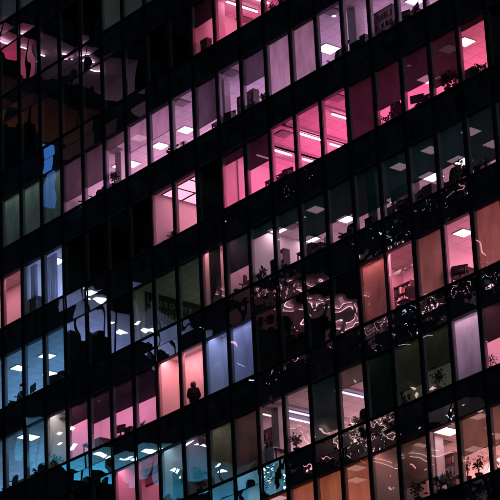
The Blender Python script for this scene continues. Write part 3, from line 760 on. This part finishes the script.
shelf_unit(3, 240, 195, 1.2, .8, 1.7, 'tall shelf of files in the narrow hot pink window')
shelf_unit(5, 60, 450, 1.4, .9, 1.6, 'tall shelf of files against a beige wall')
desk_lamp(2, 352, 42, .5, .3, R(20), 'bent arm desk lamp left of the pale column')
desk_lamp(3, 394, 104, .6, .55, R(200), 'bent arm desk lamp below the charcoal blind in pink light')
desk_lamp(4, 20, 388, .6, .55, R(160), 'bent arm desk lamp in the blue office')
desk_lamp(4, 318, 238, .7, .66, R(30), 'bent arm desk lamp on the cluttered desk')
desk_lamp(7, 425, 478, .5, .4, R(-30), 'bent arm desk lamp left of the blue lit monitors')
monitor(2, 230, 116, .6, .35, R(20), 'dark monitor beside dark binders in the lilac office')
desk(2, 228, 120, .85, 1.3, 'dark desk at the dark binders in the lilac office')
monitor(2, 342, 46, .7, .4, R(-15), 'dark monitor right of the high backed chair')
desk(5, 98, 440, .75, 1.2, 'dark desk below maroon blinds, left one')
monitor(5, 120, 428, .6, .4, R(20), 'dark monitor below a maroon blind')
plant(5, 142, 425, .34, 'ledge', .4, .2, 'low plant below a maroon blind beside the salmon window', 80, .1)
box(5, 130, 430, .34, 'ledge', .4, .28, .4, CARD, 'brown carton below a maroon blind')
plant(2, 264, 98, .32, 'ledge', .45, .16, 'small plant between a carton and the pale blinds', 60, .1)
monitor(4, 327, 238, .75, .5, R(-20), 'dark monitor at the right end of the cluttered desk')
box(4, 371, 222, .34, 'ledge', .4, .25, .5, FABRIC, 'charcoal box below a teal blind at the pale column')

# ------------------------------------------------------------------ curtains, reflection block, wall picture, lettered wall panel
def curtain(r, xa, xb, y, mat, label):
    e = MB(); n = 60; zb, zt = sill(r) - .25, head(r) - .02
    for i in range(n):
        def P(j, z): 
            t = j / n; return (xa + (xb - xa) * t, y + .05 * math.sin(t * 46) + .02 * math.sin(t * 17 + 1), z)
        e.poly([P(i, zb), P(i + 1, zb), P(i + 1, zt), P(i, zt)], mat)
    o = e.build('curtain', smooth=True); tag(o, label, 'curtain', 'curtains in the left windows')
CURT = blind_mat('curtain_lilac', (0.2, 0.2, 0.23), (0.24, 0.24, 0.27), 0.0)
curtain(3, X(1) + .1, X(1) + .55, .36, CURT, 'dark lilac curtain drawn to the left side of the middle left window')
curtain(3, X(1) + 1.0, X(2) - .02, .36, CURT, 'dark lilac curtain at the right side of the middle left window')
curtain(3, X(2) + .02, X(2) + .5, .36, CURT, 'dark lilac curtain beside a blue white ceiling panel, left of it')
curtain(3, X(2) + 1.05, X(3) - .05, .36, CURT, 'dark lilac curtain beside a blue white ceiling panel, right of it')
box(3, 37, 300, .6, 'floor', .7, .5, 1.0, FABRIC, 'dark low cupboard behind lilac curtains', name='low_cupboard', cat='cupboard')
# teal and white block built in place of a reflection
p = at(173, 473, .56); zc1 = p.z - sill(6) + DROP; zc2 = at(173, 461, .56).z - sill(6) + DROP
e = empty('reflection_block', (p.x, .82, sill(6) - DROP + .002)); tag(e, 'teal block with a white top section in place of a reflection beside a pink room', 'reflection')
TEAL = paint('reflection_teal', (0.03, 0.28, 0.33), 0.5, 0.12, 2); WHT = paint('reflection_white', (0.75, 0.62, 0.70), 0.5, 0.1, 2)
b = MB(); b.box(-.52, .52, -.25, .25, 0, zc1, TEAL); b.build('body', e, bevel=.01)
b = MB(); b.box(-.50, .50, -.245, .25, zc1 + .004, zc2, WHT); b.build('upper_section', e, bevel=.01)
# framed screen on the pink wall
p = at(150, 474, 1.5); e = empty('wall_picture', (p.x, 1.57, p.z)); tag(e, 'dark framed picture with two bands on the pink wall', 'picture')
b = MB(); b.box(-.55, .55, -.02, .02, -.42, .42, BLACKP); b.build('frame', e, bevel=.006)
b = MB(); b.box(-.5, .5, -.026, -.021, .04, .36, paint('picture_slate', (.12, .12, .2), .6)); b.box(-.5, .5, -.026, -.021, -.36, -.04, paint('picture_mauve', (.2, .12, .18), .6)); b.build('canvas', e)
# lettered panel
def at_x(px, py, x):
    d = ray(px, py); return CAM + d * ((x - CAM.x) / d.x)
XP = X(6) + 0.03
pa = at_x(145, 291, XP); pb = at_x(199, 303, XP)
l1, l2, l3 = at_x(147, 303, XP).z, at_x(147, 315, XP).z, at_x(147, 326, XP).z
e = empty('lettered_panel', (XP, pa.y, l3))
tag(e, 'dark wall panel with three lines of typewriter lettering in an olive room', 'sign')
b = MB(); b.box(-.012, .012, 0, pb.y - pa.y + .5, -.15, l1 - l3 + .5, paint('panel_dark', (.02, .028, .028), .8)); b.build('board', e)
LET = paint('letter_cream', (.30, .32, .27), .8)
def text(s, y, z, size, parent, mat):
    cu = bpy.data.curves.new('lettering', 'FONT'); cu.body = s; cu.size = size; cu.space_character = 1.25; cu.extrude = .003
    cu.materials.append(mat)
    o = bpy.data.objects.new('lettering', cu); COL.objects.link(o); o.parent = parent; o.location = (.017, y, z); o.rotation_euler = (R(90), 0, R(90))
    dg = bpy.context.evaluated_depsgraph_get()
    mh = bpy.data.meshes.new_from_object(o.evaluated_get(dg)); mh.materials.clear(); mh.materials.append(mat)
    n = bpy.data.objects.new('lettering', mh); COL.objects.link(n); n.parent = parent; n.location = o.location; n.rotation_euler = o.rotation_euler
    bpy.data.objects.remove(o); return n
text('Leasonny', .06, l1 - l3, .50, e, LET)
text('behind the', .06, l2 - l3, .50, e, LET)
text('U (serve)', .06, 0, .50, e, LET)

# ------------------------------------------------------------------ person seated at the salmon window
COAT = paint('coat_wool_backlit', (0.008, 0.009, 0.012), 0.95, 0.3, 20, 0, 0, 0.1)  # dark cloth, darkened further to put the backlit silhouette into the colour
def person(loc, rz, label):
    me = bpy.data.meshes.new('person')
    J = {  # seated figure: joints (x, y, z), radius
     'pelvis': ((0, 0, .50), .15), 'waist': ((0, .01, .66), .185), 'chest': ((0, .03, .86), .19), 'neckb': ((0, .05, 1.02), .08), 'neck': ((0, .055, 1.08), .055),
     'headc': ((0, .075, 1.17), .095), 'headt': ((0, .07, 1.25), .075),
     'shl': ((-.175, .03, .95), .085), 'ell': ((-.225, .09, .70), .062), 'wrl': ((-.13, .28, .66), .04), 'hal': ((-.10, .33, .65), .035),
     'shr': ((.175, .03, .95), .085), 'elr': ((.235, .08, .70), .062), 'wrr': ((.14, .27, .66), .04), 'har': ((.11, .32, .65), .035),
     'hil': ((-.10, .05, .50), .10), 'knl': ((-.13, .44, .50), .065), 'anl': ((-.13, .44, .09), .045), 'tol': ((-.13, .60, .04), .04),
     'hir': ((.10, .05, .50), .10), 'knr': ((.13, .44, .50), .065), 'anr': ((.13, .44, .09), .045), 'tor': ((.13, .60, .04), .04)}
    names = list(J); idx = {n: i for i, n in enumerate(names)}
    E_ = [('pelvis', 'waist'), ('waist', 'chest'), ('chest', 'neckb'), ('neckb', 'neck'), ('neck', 'headc'), ('headc', 'headt'),
          ('chest', 'shl'), ('shl', 'ell'), ('ell', 'wrl'), ('wrl', 'hal'), ('chest', 'shr'), ('shr', 'elr'), ('elr', 'wrr'), ('wrr', 'har'),
          ('pelvis', 'hil'), ('hil', 'knl'), ('knl', 'anl'), ('anl', 'tol'), ('pelvis', 'hir'), ('hir', 'knr'), ('knr', 'anr'), ('anr', 'tor')]
    me.from_pydata([J[n][0] for n in names], [(idx[a], idx[b_]) for a, b_ in E_], [])
    o = bpy.data.objects.new('person', me); COL.objects.link(o); o.location = loc; o.rotation_euler = (0, 0, rz)
    me.materials.append(COAT)
    sk = o.modifiers.new('skin', 'SKIN'); lay = me.skin_vertices[0].data if me.skin_vertices else None
    if lay is None:
        bpy.context.view_layer.objects.active = o
        lay = me.skin_vertices[0].data
    for n in names: lay[idx[n]].radius = (J[n][1], J[n][1] * (.8 if n in ('chest', 'waist', 'pelvis') else 1)); lay[idx[n]].use_root = n == 'pelvis'
    o.modifiers.new('sub', 'SUBSURF').levels = 2; o.modifiers['sub'].render_levels = 2
    tag(o, label, 'person')
    h = MB(); rn = random.Random(5)
    prof = [(0.0001, 1.305), (.06, 1.295), (.10, 1.25), (.115, 1.19), (.112, 1.12), (.09, 1.07), (.07, 1.06)]
    h.lathe(prof, BLACKP, 16, (0, .055, 0)); h.build('hair', o, True)
    for s in (-1, 1):
        base = Vector((s * .105, .33, .65))
        for i in range(4):
            f = MB(); q = base + Vector((s * -.012 + (i - 1.5) * .018, .03, 0)); t = q + Vector((0, .05 + .008 * (i in (1, 2)), -.012)); u = t + Vector((0, .015, -.03))
            f.tube(q, t, .010, .009, FABRIC, 8); f.tube(t, u, .009, .007, FABRIC, 8); f.build('finger', o, True)
        f = MB(); q = base + Vector((-s * .03, 0, .01)); f.tube(q, q + Vector((-s * .03, .035, .005)), .011, .008, FABRIC, 8); f.build('thumb', o, True)
    return o
p = at(193.5, 396, .50)
person((p.x, .50, sill(5) - DROP + .002), R(42), 'person in dark clothes sitting at the salmon pink window, seen from behind')
st = empty('stool', (p.x, .50, sill(5) - DROP + .002)); tag(st, 'dark stool under the person at the salmon pink window', 'stool')
b = MB(); b.lathe([(0.0001, .33), (.17, .33), (.18, .35), (.17, .37), (0.0001, .37)], FABRIC); b.build('seat', st, True)
for i in range(4):
    t = i * math.pi / 2 + .6; b = MB(); b.tube((math.cos(t) * .17, math.sin(t) * .17, 0), (math.cos(t) * .11, math.sin(t) * .11, .33), .014, .014, BLACKP, 8); b.build('leg', st)

# ------------------------------------------------------------------ the office block across the street, mirrored in the glass
XO, YA, YB = -25.0, -15.0, -100.0
opp = empty('facing_office_block', (XO, YA, 0)); tag(opp, 'dark office block across the street, mirrored in the tower glass', 'building')
def ob(b, name, par=opp):
    o = b.build(name, par); o.matrix_parent_inverse = Matrix.Translation((-XO, -YA, 0)); return o
FH = 3.9; SA = 72.6
b = MB(); b.box(XO - 22, XO - 11.05, YB, YA, 0, 118, CONC)
for i in range(-11, 19):
    zs = SA - FH * i
    b.box(XO - 11, XO, YB, YA, zs - 1.15, zs, CONC)            # spandrel and slab of every storey
b.box(XO - 11, XO, YB - .4, YB, 0, 118, CONC); b.box(XO - 11, XO, YA, YA + .4, 0, 118, CONC)
ob(b, 'wall')
b = MB()
for j in range(int((YA - YB) / 3.4) + 1):
    y = YA - 1.2 - j * 3.4; b.box(XO - .02, XO + .10, y - .04, y + .04, 0.01, 118, FIN)
ob(b, 'mullions')
OPP = [  # storey index, y from, y to, lit from, lit to, wall light, gain, lamp colour, style
 (0, -16.0, -27.5, -16.5, -20.3, (230, 66, 118), 150, (1.0, .5, .8), 'tube'), (1, -16.0, -25, -16.5, -19.0, (205, 128, 95), 24, (1.0, .8, .75), 'none'),
 (4, -21.6, -31.5, -21.8, -31, (110, 124, 184), 165, (.8, .92, 1.0), 'panel'), (6, -19, -36, -19.3, -35.5, (40, 128, 168), 180, (.6, .92, 1.0), 'panel'),
 (3, -33.5, -45, -34, -44, (120, 45, 62), 6, (1.0, .42, .55), 'tube'), (2, -44, -58, -44.3, -57, (120, 62, 70), 4, (1.0, .62, .62), 'panel'),
 (5, -38, -52, -38.3, -51, (110, 66, 60), 5, (1.0, .6, .55), 'tube'), (4, -48, -60, -48.3, -59, (100, 70, 66), 4, (1.0, .7, .62), 'panel'),
]
for (i, ya, yb, la, lb, wc, gain, lc, style) in OPP:
    zs = SA - FH * i; zc = zs + 2.72; DD = 10.6; OW, OCE = (WALL, CEIL)
    w = MB(); c = lin(wc)
    w.poly([(XO - DD, ya, zs), (XO - DD, yb, zs), (XO - DD, yb, zc), (XO - DD, ya, zc)], OW)
    w.poly([(XO, ya, zs), (XO - DD, ya, zs), (XO - DD, ya, zc), (XO, ya, zc)], OW); w.poly([(XO, yb, zs), (XO - DD, yb, zs), (XO - DD, yb, zc), (XO, yb, zc)], OW)
    w.poly([(XO, ya, zs + .01), (XO - DD, ya, zs + .01), (XO - DD, yb, zs + .01), (XO, yb, zs + .01)], CARPET)
    w.poly([(XO - .02, ya, zc), (XO - DD, ya, zc), (XO - DD, yb, zc), (XO - .02, yb, zc)], OCE)
    if i == 0: w.box(XO - DD, XO - .6, lb - .25, lb - .15, zs + .012, zc - .003, WALL)      # partition added to block the back strip's light from the bays beyond
    o = ob(w, 'room')
    L_ = MB(); E = glow('opp_lamp_%d_%d' % (i, -ya), c, gain)
    L_.poly([(XO - 8.6, la, zc - .02), (XO - 10.2, la, zc - .02), (XO - 10.2, lb, zc - .02), (XO - 8.6, lb, zc - .02)], E)  # unseen strip at the back of the room, added to colour its reflection
    V = glow('opp_lamp_white_%d_%d' % (i, -ya), lc, 7.0 if ya < -30 else 26.0)
    y = ya - .5; rn = random.Random(i * 31 + int(-ya)); n = 0
    while y > yb + 1.2 and style != 'none':
        if style == 'tube':
            xo = XO - (1.0 if n % 2 else 1.9); L_.box(xo - .03, xo + .03, y - 1.7, y, zc - .16, zc - .12, V); y -= 2.0 if i == 0 else 1.3
        else:
            xo = XO - rn.choice((.6, 1.2, 1.9, 2.7, 3.4)); L_.box(xo - .3, xo + .3, y - .6, y, zc - .03, zc - .012, V); y -= rn.choice((.9, 1.3, 1.8))
        n += 1
    ob(L_, 'lamp', opp)
    F_ = MB(); y = ya - .4                      # desks, shelves and screens behind the reflected panes
    while y > yb + .6:
        w_ = rn.uniform(.25, .9); F_.box(XO - 1.0, XO - .5, y - w_, y, zs + .013, zs + rn.uniform(.3, .85), FABRIC)
        if rn.random() < .15: F_.box(XO - 1.3, XO - 1.05, y - .4, y, zs + .013, zs + rn.uniform(1.3, 2.0), CARD)
        y -= w_ + rn.uniform(.3, 1.6)
    ob(F_, 'furnishing')
# scattered small lights in dark storeys further along
L_ = MB(); rn = random.Random(21)
WS = [glow('opp_spark_pink', (1, .40, .52), 8), glow('opp_spark_white', (1, .66, .66), 7), glow('opp_spark_blue', (.55, .7, 1), 6)]
for i in (1, 2, 3, 4, 5):
    for _ in range(20):
        y = rn.uniform(-33, -64); zc = SA - FH * i + rn.uniform(1.2, 2.6); l = rn.choice((.15, .2, .3, 1.2)); x = XO - rn.uniform(.6, 3)
        L_.box(x - .03, x + .03, y - l, y, zc - .03, zc + .03, rn.choice(WS))
ob(L_, 'scattered_lamp')
# blue banner sign
b = MB(); b.box(XO + .12, XO + .2, -20.9, -20.15, 64.4, 68.4, glow('banner_blue', (.06, .24, .80), 2.6)); ob(b, 'blue_light_box')
